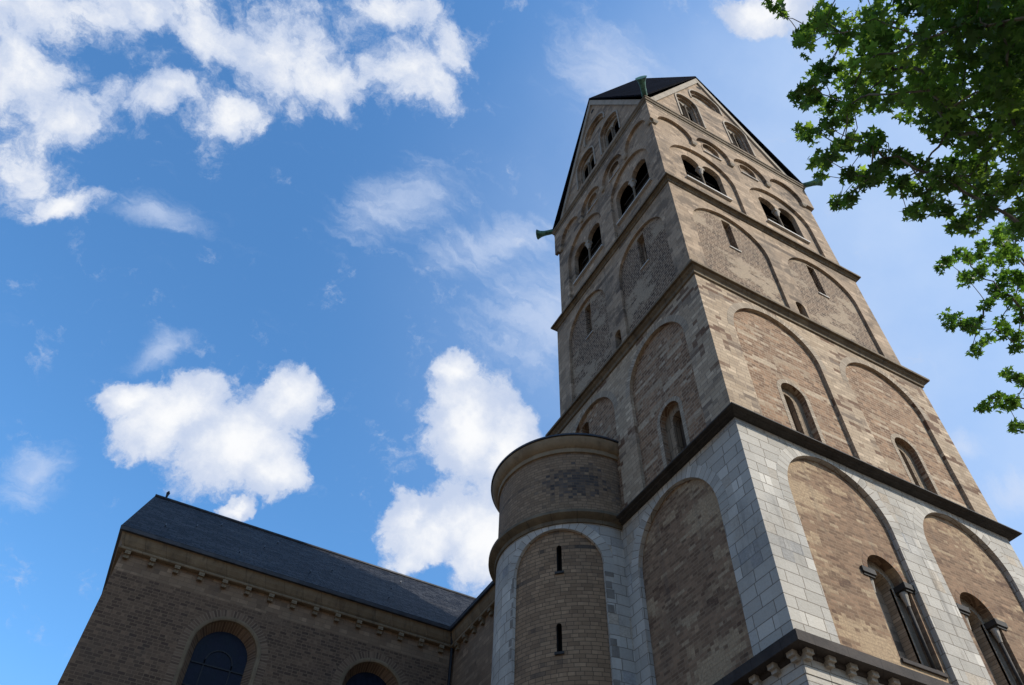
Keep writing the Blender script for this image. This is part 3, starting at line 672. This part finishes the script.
for side, zz in ((1, [9.6 + .46 * k for k in range(14)]), (-1, [9.4 + .40 * k for k in range(17)])):
    for z0 in zz:
        if rng.random() < .3: continue
        z0 += rng.uniform(-.1, .1); hh = rng.uniform(.16, .34); wdg = rng.uniform(3.0, 7.5) if side > 0 else rng.uniform(1.5, 3.0)
        a0 = AC + side * (AH + rng.choice((.05, .05, .6))); A = [a0 + side * wdg * t for t in (0, .5, 1)]
        b = MB(); b.grid([[cp(a, TR + .001, z0) for a in A], [cp(a, TR + .007, z0 + .01) for a in A], [cp(a, TR + .007, z0 + hh - .01) for a in A], [cp(a, TR + .001, z0 + hh) for a in A]], smooth=False); b.build('quoin_stone', MAT['quoin'], low)
SL = [(225.6, 15.70, 16.55), (224.3, 13.10, 13.88)]; SHW = 1.75
def panelf(th):
    z = [(0, 17.5)]
    for c_, z0, z1 in SL:
        if abs(th - c_) < SHW:
            zt = z1 + .09 * math.sqrt(max(0, 1 - ((th - c_) / SHW) ** 2)); last = z.pop(); z += [(last[0], z0), (zt, last[1])] if z0 > 14 else [(last[0], z0), (zt, last[1])]
    return z
b = MB(); edges = sorted({AC - AH - 1, AC + AH + 1} | {c_ - SHW for c_, _, _ in SL} | {c_ + SHW for c_, _, _ in SL})
for e0, e1 in zip(edges[:-1], edges[1:]):
    def pf(th, mid=(e0 + e1) / 2):
        cuts = [(z0, z1 + .09 * math.sqrt(max(0, 1 - ((th - c_) / SHW) ** 2))) for c_, z0, z1 in SL if abs(mid - c_) < SHW]; cuts.sort(); z = []; lo_ = 0
        for z0, z1 in cuts: z.append((lo_, z0)); lo_ = z1
        return z + [(lo_, 17.5)]
    cyl(b, RI, e0, e1, max(.25, (e1 - e0) / 24 if e1 - e0 > 6 else (e1 - e0) / 6), pf)
b.build('arch_panel', MAT['turret_low'], low)
for c_, z0, z1 in SL:
    pts = [(c_ - SHW, z0), (c_ + SHW, z0)] + [(c_ + SHW * math.cos(k * math.pi / 10), z1 + .09 * math.sin(k * math.pi / 10)) for k in range(11)]
    b = MB()
    for i in range(len(pts)):
        p, q = pts[i], pts[(i + 1) % len(pts)]; b.face([cp(p[0], RI, p[1]), cp(q[0], RI, q[1]), cp(q[0], RI - .35, q[1]), cp(p[0], RI - .35, p[1])])
    b.face([cp(a, RI - .35, z) for a, z in pts]); w = b.build('slit_window', MAT['dark'], U)
    b = MB(); A = [c_ - 3, c_ - 1, c_ + 1, c_ + 3]; b.grid([[cp(a, RI - .02, z0 - .10) for a in A], [cp(a, RI + .05, z0 - .09) for a in A], [cp(a, RI + .05, z0 - .02) for a in A], [cp(a, RI - .02, z0) for a in A]], smooth=False); b.build('sill', MAT['basalt'], w)
b = MB(); cyl(b, TR - .015, TH0, TH1, 3, lambda t: [(17.5, 20.75)]); upw = b.build('upper_wall', MAT['turret_up'], U)
def ringm(mb, prof, step=3):
    ths = [TH0 + (TH1 - TH0) * i / 72 for i in range(73)]
    rows = [[cp(t, TR + o, z) for t in ths] for o, z in prof]; uvs = []; L = 0
    for i, (o, z) in enumerate(prof):
        if i: L += math.hypot(o - prof[i - 1][0], z - prof[i - 1][1])
        uvs.append([(math.radians(t) * TR, L) for t in ths])
    mb.grid(rows, uvs, smooth=True)
MAT['ringstone'] = plainstone('turret_ring_stone', (.11, .086, .056), (.185, .145, .093), .85, 1, .5, (1.1, 3))
b = MB(); ringm(b, [(-.02, 17.36), (.05, 17.37), (.07, 17.42), (.07, 17.5), (.18, 17.56), (.24, 17.60), (.279, 17.63), (.279, 17.73), (.22, 17.76), (-.02, 17.95)]); b.build('ring_cornice', MAT['ringstone'], U)
b = MB(); ringm(b, [(-.02, 20.40), (.05, 20.41), (.06, 20.52), (.06, 20.58), (.13, 20.62), (.20, 20.72), (.26, 20.82), (.29, 20.90), (.29, 20.95), (-.02, 20.96)]); b.build('ring_cornice', MAT['cornice_l'], U)
b = MB(); ths = [TH0 + (TH1 - TH0) * i / 60 for i in range(61)]
b.grid([[cp(t, TR + .30, 20.95) for t in ths], [cp(t, TR + .343, 20.96) for t in ths], [cp(t, TR + .343, 21.03) for t in ths], [cp(t, .25, 22.3) for t in ths]], [[(math.radians(t) * TR, k) for t in ths] for k in (0, .05, .1, 3)]); b.build('roof', MAT['lead'], U)

# ------------------------------------------------------------------ transept and nave
YT = 19.60; XN = 0.44; XL = -14.13; SK = .0394; EZ = 20.88
N_ = thing('church_transept', 'low church wing of dark brick with a slate roof and tall round-arched windows', 'church', (-7, YT, 0))
FT = Face('R', YT)
winc = [-9.17, -3.02]; GS = 17.25
b = MB(); plate(b, FT, rect(XL, XN + .3, 0, 19.25), [arch(c_ - 1.42, c_ + 1.42, 10.5, GS) for c_ in winc], 0, .55)
# end wall, slightly askew
q = [(XL, YT + .0), (XL + SK * 15.2, YT + 15.2)]
b.face([(q[0][0], q[0][1], 0), (q[1][0], q[1][1], 0), (q[1][0], q[1][1], 20), (q[0][0], q[0][1], 20)])
b.face([(q[1][0], q[1][1], 0), (8, q[1][1], 0), (8, q[1][1], 20), (q[1][0], q[1][1], 20)])
tw = b.build('wall', MAT['transept'], N_)
b = MB(); plate(b, FT, rect(XL, XN + .3, 19.25, 20.3), [], -.004, .5); b.build('frieze_band', MAT['nave'], N_)
for c_ in winc:
    b = MB(); arc_ring(b, FT, c_ - 1.42, c_ + 1.42, 12, GS, None, .30, -.005, .001); w = b.build('window', MAT['voussoir_t'], N_)
    b = MB(); n = 40; prof = [(1.42, .0), (1.42, -.045), (1.34, -.06), (1.27, -.03), (1.25, .06), (1.25, .12)]
    rows = []
    for r_, dp in prof:
        rows.append([FT.p(c_ - r_, dp, 10.5)] + [FT.p(c_ - r_ * math.cos(i * math.pi / n), dp, GS + r_ * math.sin(i * math.pi / n)) for i in range(n + 1)] + [FT.p(c_ + r_, dp, 10.5)])
    b.grid(rows); b.build('frame', MAT['eaves'], w)
    b = MB(); rows = []; uvs = []
    for r_, dp in [(1.26, .05), (1.02, .50)]:
        rows.append([FT.p(c_ - r_, dp, 10.5)] + [FT.p(c_ - r_ * math.cos(i * math.pi / n), dp, GS + r_ * math.sin(i * math.pi / n)) for i in range(n + 1)] + [FT.p(c_ + r_, dp, 10.5)])
        uvs.append([(0, dp)] + [(6.75 + 1.15 * i * math.pi / n, dp) for i in range(n + 1)] + [(17.1, dp)])
    b.grid(rows, uvs); b.build('reveal', MAT['voussoir_t'], w)
    b = MB(); plate(b, FT, arch(c_ - 1.03, c_ + 1.03, 10.5, GS, n=32), [], .46, .50); b.build('pane', MAT['glass'], w)
    b = MB()
    for zz in (12.3, 13.2, 14.1, 15.0, 15.9, 16.8): b.box(c_ - 1.02, c_ + 1.02, YT + .42, YT + .455, zz - .025, zz + .025)
    for xx in (-.52, .52): b.box(c_ + xx - .022, c_ + xx + .022, YT + .425, YT + .458, 10.5, 17.0)
    b2 = MB(); arc_ring(b2, FT, c_ - .50, c_ + .50, 16.8, 16.95, None, .045, .425, .457)
    b.v += []; b.build('glazing_bars', MAT['iron'], w); b2.build('glazing_arch', MAT['iron'], w)
# eaves profile swept along the front, round the corner and along the nave
EP = [(0, 20.06), (.20, 20.07), (.22, 20.10), (.22, 20.17), (.10, 20.19), (.10, 20.24), (.16, 20.32), (.24, 20.48), (.30, 20.68), (.33, 20.72)]
GP = [(.33, 20.72), (.44, 20.73), (.46, 20.88), (.40, 20.90), (-.2, 20.98)]
def eaves(mb, prof, path):
    """path: list of (x, y, nx, ny) mitre vectors"""
    rows = []; uvs = []; L = 0
    for i, (o, z) in enumerate(prof):
        if i: L += math.hypot(o - prof[i - 1][0], z - prof[i - 1][1])
        rows.append([(x + nx * o, y + ny * o, z) for x, y, nx, ny in path]); a = 0; u = []
        for j, p in enumerate(path):
            if j: a += math.hypot(p[0] - path[j - 1][0], p[1] - path[j - 1][1])
            u.append((a, L))
        uvs.append(u)
    mb.grid(rows, uvs, smooth=False)
tp = [(XL + SK * 15.2, YT + 15.2, -1, .04), (XL, YT, -1 - .0, -1), (XN, YT, -1, -1)]
npath = [(XN, YT, -1, -1), (XN, 9.9, -1, 0)]
b = MB(); eaves(b, EP, tp); tc = b.build('eaves_cornice', MAT['eaves'], N_)
b = MB(); eaves(b, GP, tp); b.build('gutter', MAT['lead'], N_)
cm = MB(); cm.box(-.11, .11, -.20, 0, -.05, .095); cm.box(-.10, .10, -.13, 0, -.20, -.05)
corbel_run(tc, cm.build('corbel', MAT['eaves'], tc, raw=True), [((-13.92 + .98 * k + 7, -.005, 19.965), 0) for k in range(15)])
# roof : front and back slopes
RY, RZ = 27.16, 28.25; ZE = EZ + .02
def roof(mb, P, thick=.14):
    P = [Vector(p) for p in P]; n = (P[1] - P[0]).cross(P[-1] - P[0]).normalized(); n = n if n.z > 0 else -n
    e1 = (P[1] - P[0]).normalized(); e2 = n.cross(e1); uv = [((p - P[0]).dot(e1), (p - P[0]).dot(e2)) for p in P]
    mb.face(P, uv); Q = [p - n * thick for p in P]; mb.face(Q, uv)
    for i in range(len(P)): j = (i + 1) % len(P); mb.face([P[i], P[j], Q[j], Q[i]])
x0 = XL - .44; y0 = YT - .44; YB = RY + (RY - y0)
b = MB(); roof(b, [(x0, y0, ZE), (XN - .44, y0, ZE), (8.0, RY, RZ), (x0 + SK * (RY - y0), RY, RZ)]); roof(b, [(x0 + SK * (YB - y0), YB, ZE), (8.0, YB, ZE), (8.0, RY + .001, RZ), (x0 + SK * (RY - y0), RY + .001, RZ)])
rf = b.build('roof', MAT['slate'], N_)
b = MB(); b.tube([(x0 + SK * 8, RY, RZ + .03), (8, RY, RZ + .03)], [.09, .09], 8); b.build('ridge', MAT['lead'], rf)
b = MB(); b.face([(XL, YT, 20.7), (XL + SK * 15.2, YT + 15.2, 20.7), (XL + SK * 7.6, RY, RZ - .35)]); b.build('gable_wall', MAT['nave'], N_)
b = MB(); q = x0 + SK * 8 + .55; b.tube([(q, RY, RZ), (q, RY, RZ + .25), (q, RY, RZ + .42), (q, RY, RZ + .55)], [.05, .06, .10, .03], 8); b.build('ridge_spike', MAT['iron'], rf)
hk = MB(); hk.box(-.02, .02, -.10, .02, .0, .03); hk.box(-.02, .02, -.10, -.07, .0, .10)
ho = None; rng = random.Random(5)
for i in range(12):
    t = (.22, .42, .68)[i % 3] + rng.uniform(-.06, .06); x = -13.2 + i * 1.15 + rng.uniform(-.3, .3); y = y0 + (RY - y0) * t; z = ZE + (RZ - ZE) * t + .03
    if ho is None: ho = hk.build('roof_hook', MAT['zinc'], rf, raw=True); o = ho
    else: o = ho.copy(); col.objects.link(o); o.parent = rf
    o.location = Vector((x, y, z)) - N_.location
b = MB(); b.tube([(XN - .28, YT - .30, 20.72), (XN - .16, YT - .16, 20.3), (XN - .13, YT - .13, 19.9), (XN - .13, YT - .13, 0)], [.07, .07, .07, .07], 8); b.build('drainpipe', MAT['iron'], N_)

V_ = thing('church_nave', 'plain tan church wall with corbelled eaves between the round turret and the dark brick wing', 'church', (XN, 15, 0))
b = MB(); plate(b, Face('L', XN), rect(9.75, YT + .3, 0, 20.3), [], 0, .5); b.build('wall', MAT['nave'], V_)
b = MB(); eaves(b, EP, npath); vc = b.build('eaves_cornice', MAT['eaves'], V_)
b = MB(); eaves(b, GP, npath); b.build('gutter', MAT['lead'], V_)
cm2 = MB(); cm2.box(-.20, 0, -.11, .11, -.05, .095); cm2.box(-.13, 0, -.10, .10, -.20, -.05)
corbel_run(vc, cm2.build('corbel', MAT['eaves'], vc, raw=True), [((-.005, 18.95 - .80 * k - 15, 19.965), 0) for k in range(11)])
b = MB(); roof(b, [(XN - .44, 9.75, ZE), (XN - .44, y0, ZE), (8.0, RY, RZ), (8.0, 9.75, RZ)]); roof(b, [(15.6, 9.75, ZE), (15.6, 30, ZE), (8.0, 30, RZ), (8.0, 9.75, RZ)]); b.build('roof', MAT['slate'], V_)

# ------------------------------------------------------------------ trees
def leafshape(r):
    """five-lobed plane leaf, gently folded; points in its own plane"""
    out = []
    for ang, ln in [(-90, .16), (-60, .42), (-28, .72), (-8, .40), (24, .92), (50, .44), (90, 1.0), (130, .44), (156, .92), (188, .40), (208, .72), (240, .42)]:
        a = math.radians(ang); out.append((math.cos(a) * ln, math.sin(a) * ln))
    return out
LEAF = leafshape(None)
def foliage(name, mat, parent, spots, seed, size):
    rg = np.random.default_rng(seed); o0 = wloc(parent); n = len(spots); K = len(LEAF)
    base = np.array([(0, 0)] + LEAF)
    sz = rg.uniform(size * .5, size * 1.25, n) * .5
    tilt = rg.normal(0, .55, n); tw = rg.uniform(0, 2 * np.pi, n); yaw = rg.uniform(0, 2 * np.pi, n); fold = rg.uniform(.05, .35, n)
    loc = np.zeros((n, K + 1, 3)); loc[:, :, 0] = base[None, :, 0] * sz[:, None]; loc[:, :, 1] = base[None, :, 1] * sz[:, None]
    loc[:, :, 2] = -np.abs(loc[:, :, 0]) * fold[:, None] - (loc[:, :, 1] ** 2) / sz[:, None] * .18
    def rot(a, ax, P):
        c_, s_ = np.cos(a)[:, None], np.sin(a)[:, None]; i, j = [(1, 2), (2, 0), (0, 1)][ax]; Q = P.copy(); Q[:, :, i] = P[:, :, i] * c_ - P[:, :, j] * s_; Q[:, :, j] = P[:, :, i] * s_ + P[:, :, j] * c_; return Q
    loc = rot(tw, 2, loc); loc = rot(tilt + .35, 0, loc); loc = rot(rg.normal(0, .4, n), 1, loc); loc = rot(yaw, 2, loc)
    V3 = (loc + (np.array(spots) - np.array(o0))[:, None, :]).reshape(-1, 3)
    fan = np.array([(0, 1 + k, 1 + (k + 1) % K) for k in range(K)]); F3 = (fan[None] + (np.arange(n) * (K + 1))[:, None, None]).reshape(-1, 3)
    me = bpy.data.meshes.new(name); me.vertices.add(len(V3)); me.vertices.foreach_set('co', V3.astype(np.float32).ravel())
    me.loops.add(F3.size); me.loops.foreach_set('vertex_index', F3.astype(np.int32).ravel()); me.polygons.add(len(F3)); me.polygons.foreach_set('loop_start', np.arange(0, F3.size, 3, dtype=np.int32))
    me.update(calc_edges=True); me.validate()
    at = me.attributes.new('tint', 'FLOAT', 'POINT'); at.data.foreach_set('value', np.repeat(np.clip(rg.normal(.30, .16, n) + .34 * np.sin(np.array(spots)[:, 0] * 2.3 + 1) * np.sin(np.array(spots)[:, 2] * 2.9) + .18 * np.sin(np.array(spots)[:, 1] * 3.7), 0, 1), K + 1).astype(np.float32))  # brighter clumps put into the leaf colour to suggest backlighting
    me.materials.append(mat); ob = bpy.data.objects.new(name, me); col.objects.link(ob); ob.parent = parent; return ob
def ray_at(u, v, dist): return CAM + pixdir(u, v) * dist
def tree(label, base, height, mat, clumps, seed, size, per, crown_extra):
    R = random.Random(seed); t = thing('plane_tree', label, 'tree', base)
    b = MB(); top = Vector(base) + Vector((.3, .2, height)); mid = Vector(base) + Vector((-.15, .25, height * .5))
    b.tube([base, tuple(Vector(base) + Vector((0, .05, .8))), tuple(mid), tuple(top)], [.48, .36, .28, .10], 12); b.build('trunk', MAT['bark'], t)
    allc = list(clumps)
    for k in range(crown_extra[0]):           # the rest of the crown, round the trunk
        a = R.uniform(0, 2 * math.pi); rr = crown_extra[1] * math.sqrt(R.random()); h = R.uniform(.55, 1.1) * height
        c_ = Vector(base) + Vector((rr * math.cos(a), rr * math.sin(a), h)); dd = c_ - CAM; z = dd.dot(FWD)
        if z > .1:
            uu = 512 + FPX * dd.dot(RGT) / z; vv = 342.5 - FPX * dd.dot(UPV) / z
            if uu < 1080 + 20 and vv > -60: continue
        allc.append((tuple(c_), R.uniform(.8, 1.4), 'x'))
    spots = []
    # branches: every clump hangs on its nearest neighbour nearer the trunk
    nodes = [(Vector(base) + (mid - Vector(base)) * f * 2 if f < .5 else mid + (top - mid) * (f - .5) * 2) for f in (.35, .45, .55, .65, .75, .85, .95)]
    nroot = len(nodes); par = [-1] * nroot; P = [Vector(c[0]) for c in allc]
    left = sorted(range(len(P)), key=lambda q: min((P[q] - n_).length for n_ in nodes[:nroot]))
    for q in left:
        best = min(range(len(nodes)), key=lambda i: (nodes[i] - P[q]).length + (1.5 if i < nroot and len(nodes) > nroot + 6 else 0) + max(0, nodes[i].z - P[q].z) * .6)
        nodes.append(P[q]); par.append(best)
    cnt = [1] * len(nodes)
    for i in range(len(nodes) - 1, nroot - 1, -1):
        if par[i] >= 0: cnt[par[i]] += cnt[i]
    def rootof(i):
        while par[i] >= nroot: i = par[i]
        return i
    groups = {}
    for i in range(nroot, len(nodes)): groups.setdefault(rootof(i), []).append(i)
    for rt, lst in groups.items():
        b = MB()
        for i in lst:
            a_, c_ = nodes[par[i]], nodes[i]; r1 = .0055 * cnt[i] ** .5; r0 = r1 * 1.25; ln = (c_ - a_).length
            p1 = a_.lerp(c_, .35) + Vector((R.gauss(0, .05), R.gauss(0, .05), .05 + R.gauss(0, .05))) * ln; p2 = a_.lerp(c_, .7) + Vector((R.gauss(0, .05), R.gauss(0, .05), .03 + R.gauss(0, .05))) * ln
            b.tube([tuple(a_), tuple(p1), tuple(p2), tuple(c_)], [r0, r0 * .95, r1, r1 * .9], 6, False)
        b.build('limb', MAT['bark'], t)
    for c_, r, kind in allc:
        nn = int(per * r ** 2 * .35 + 14) if kind != 'x' else int(110 * r * r)
        nn = max(nn, 8)
        for k in range(nn):
            v = Vector((R.gauss(0, 1), R.gauss(0, 1), R.gauss(0, 1))).normalized() * r * R.random() ** .45
            v.z *= .75; spots.append(tuple(Vector(c_) + v))
    foliage('crown', mat, t, spots, seed, size)
    return t
R0 = random.Random(21); cl = []
# the near crown : (centre u, v, radius in pixels, how many clumps)
for u, v, rp, k in [(775, 2, 16, 2), (805, 38, 22, 4), (830, 20, 30, 6), (812, 72, 20, 3), (840, 60, 28, 5), (806, 100, 14, 3), (808, 135, 13, 3), (828, 120, 22, 4), (822, 160, 14, 3), (818, 178, 8, 1), (850, 95, 26, 5), (846, 150, 20, 3), (853, 185, 15, 3), (842, 205, 9, 2), (866, 175, 18, 3),
                    (880, 40, 40, 10), (885, 90, 34, 8), (880, 140, 26, 4), (895, 170, 22, 5), (905, 195, 18, 4), (912, 212, 13, 2), (930, 60, 44, 11), (935, 120, 40, 10), (935, 180, 30, 7), (942, 205, 18, 3), (980, 40, 46, 12), (985, 110, 46, 12), (985, 175, 40, 9), (985, 215, 22, 4), (1015, 200, 36, 7), (1020, 80, 50, 12), (1025, 140, 46, 10), (1020, 10, 46, 10), (960, 5, 46, 10), (900, 0, 40, 8), (855, -10, 32, 6), (1040, 225, 22, 4), (960, 218, 16, 3),
                    (1080, 60, 70, 14), (1090, 160, 60, 12), (950, -60, 80, 14), (1050, -60, 80, 14), (1150, 60, 80, 12), (1160, -60, 80, 10)]:
    for i in range(k):
        a = R0.uniform(0, 6.283); q = rp * .75 * math.sqrt(R0.random()); dist = R0.uniform(11.5, 16.5); rr = max(.16, min(.55, rp * .42 * dist / FPX))
        cl.append((tuple(ray_at(u + q * math.cos(a), v + q * math.sin(a), dist)), rr, 'n'))
tree('broad green plane tree with dark dense leaves close overhead', (-2.2, -13.6, 0), 17.5, MAT['leaf'], cl, 11, .20, 820, (34, 3.4))
cl = []
for u, v, rp, k in [(945, 266, 10, 2), (958, 258, 12, 3), (975, 250, 14, 4), (995, 248, 18, 5), (960, 282, 12, 3), (948, 318, 9, 3), (962, 322, 10, 3), (978, 325, 9, 3), (985, 275, 14, 3), (1000, 292, 16, 4), (1010, 265, 18, 5), (1018, 310, 16, 4), (1005, 325, 12, 3), (985, 342, 8, 2), (972, 350, 6, 2), (1015, 340, 12, 3), (990, 308, 10, 2), (1030, 280, 22, 5), (1028, 335, 14, 4),
                    (982, 405, 8, 2), (995, 402, 9, 3), (1008, 408, 9, 3), (1020, 400, 10, 3), (1010, 378, 8, 2), (1022, 376, 9, 3), (1016, 426, 7, 2), (1035, 395, 16, 4), (1040, 420, 14, 3), (1060, 300, 34, 7), (1080, 380, 40, 8), (1080, 240, 40, 8), (1010, 235, 18, 4)]:
    for i in range(k):
        a = R0.uniform(0, 6.283); q = rp * .8 * math.sqrt(R0.random()); dist = R0.uniform(16.5, 19.5); rr = max(.15, min(.55, rp * .45 * dist / FPX))
        cl.append((tuple(ray_at(u + q * math.cos(a), v + q * math.sin(a), dist)), rr, 'n'))
tree('farther plane tree with brighter yellow-green leaves on thin branches beside the tower', (3.0, -15.5, 0), 21.0, MAT['leaf2'], cl, 23, .185, 1000, (12, 2.5))
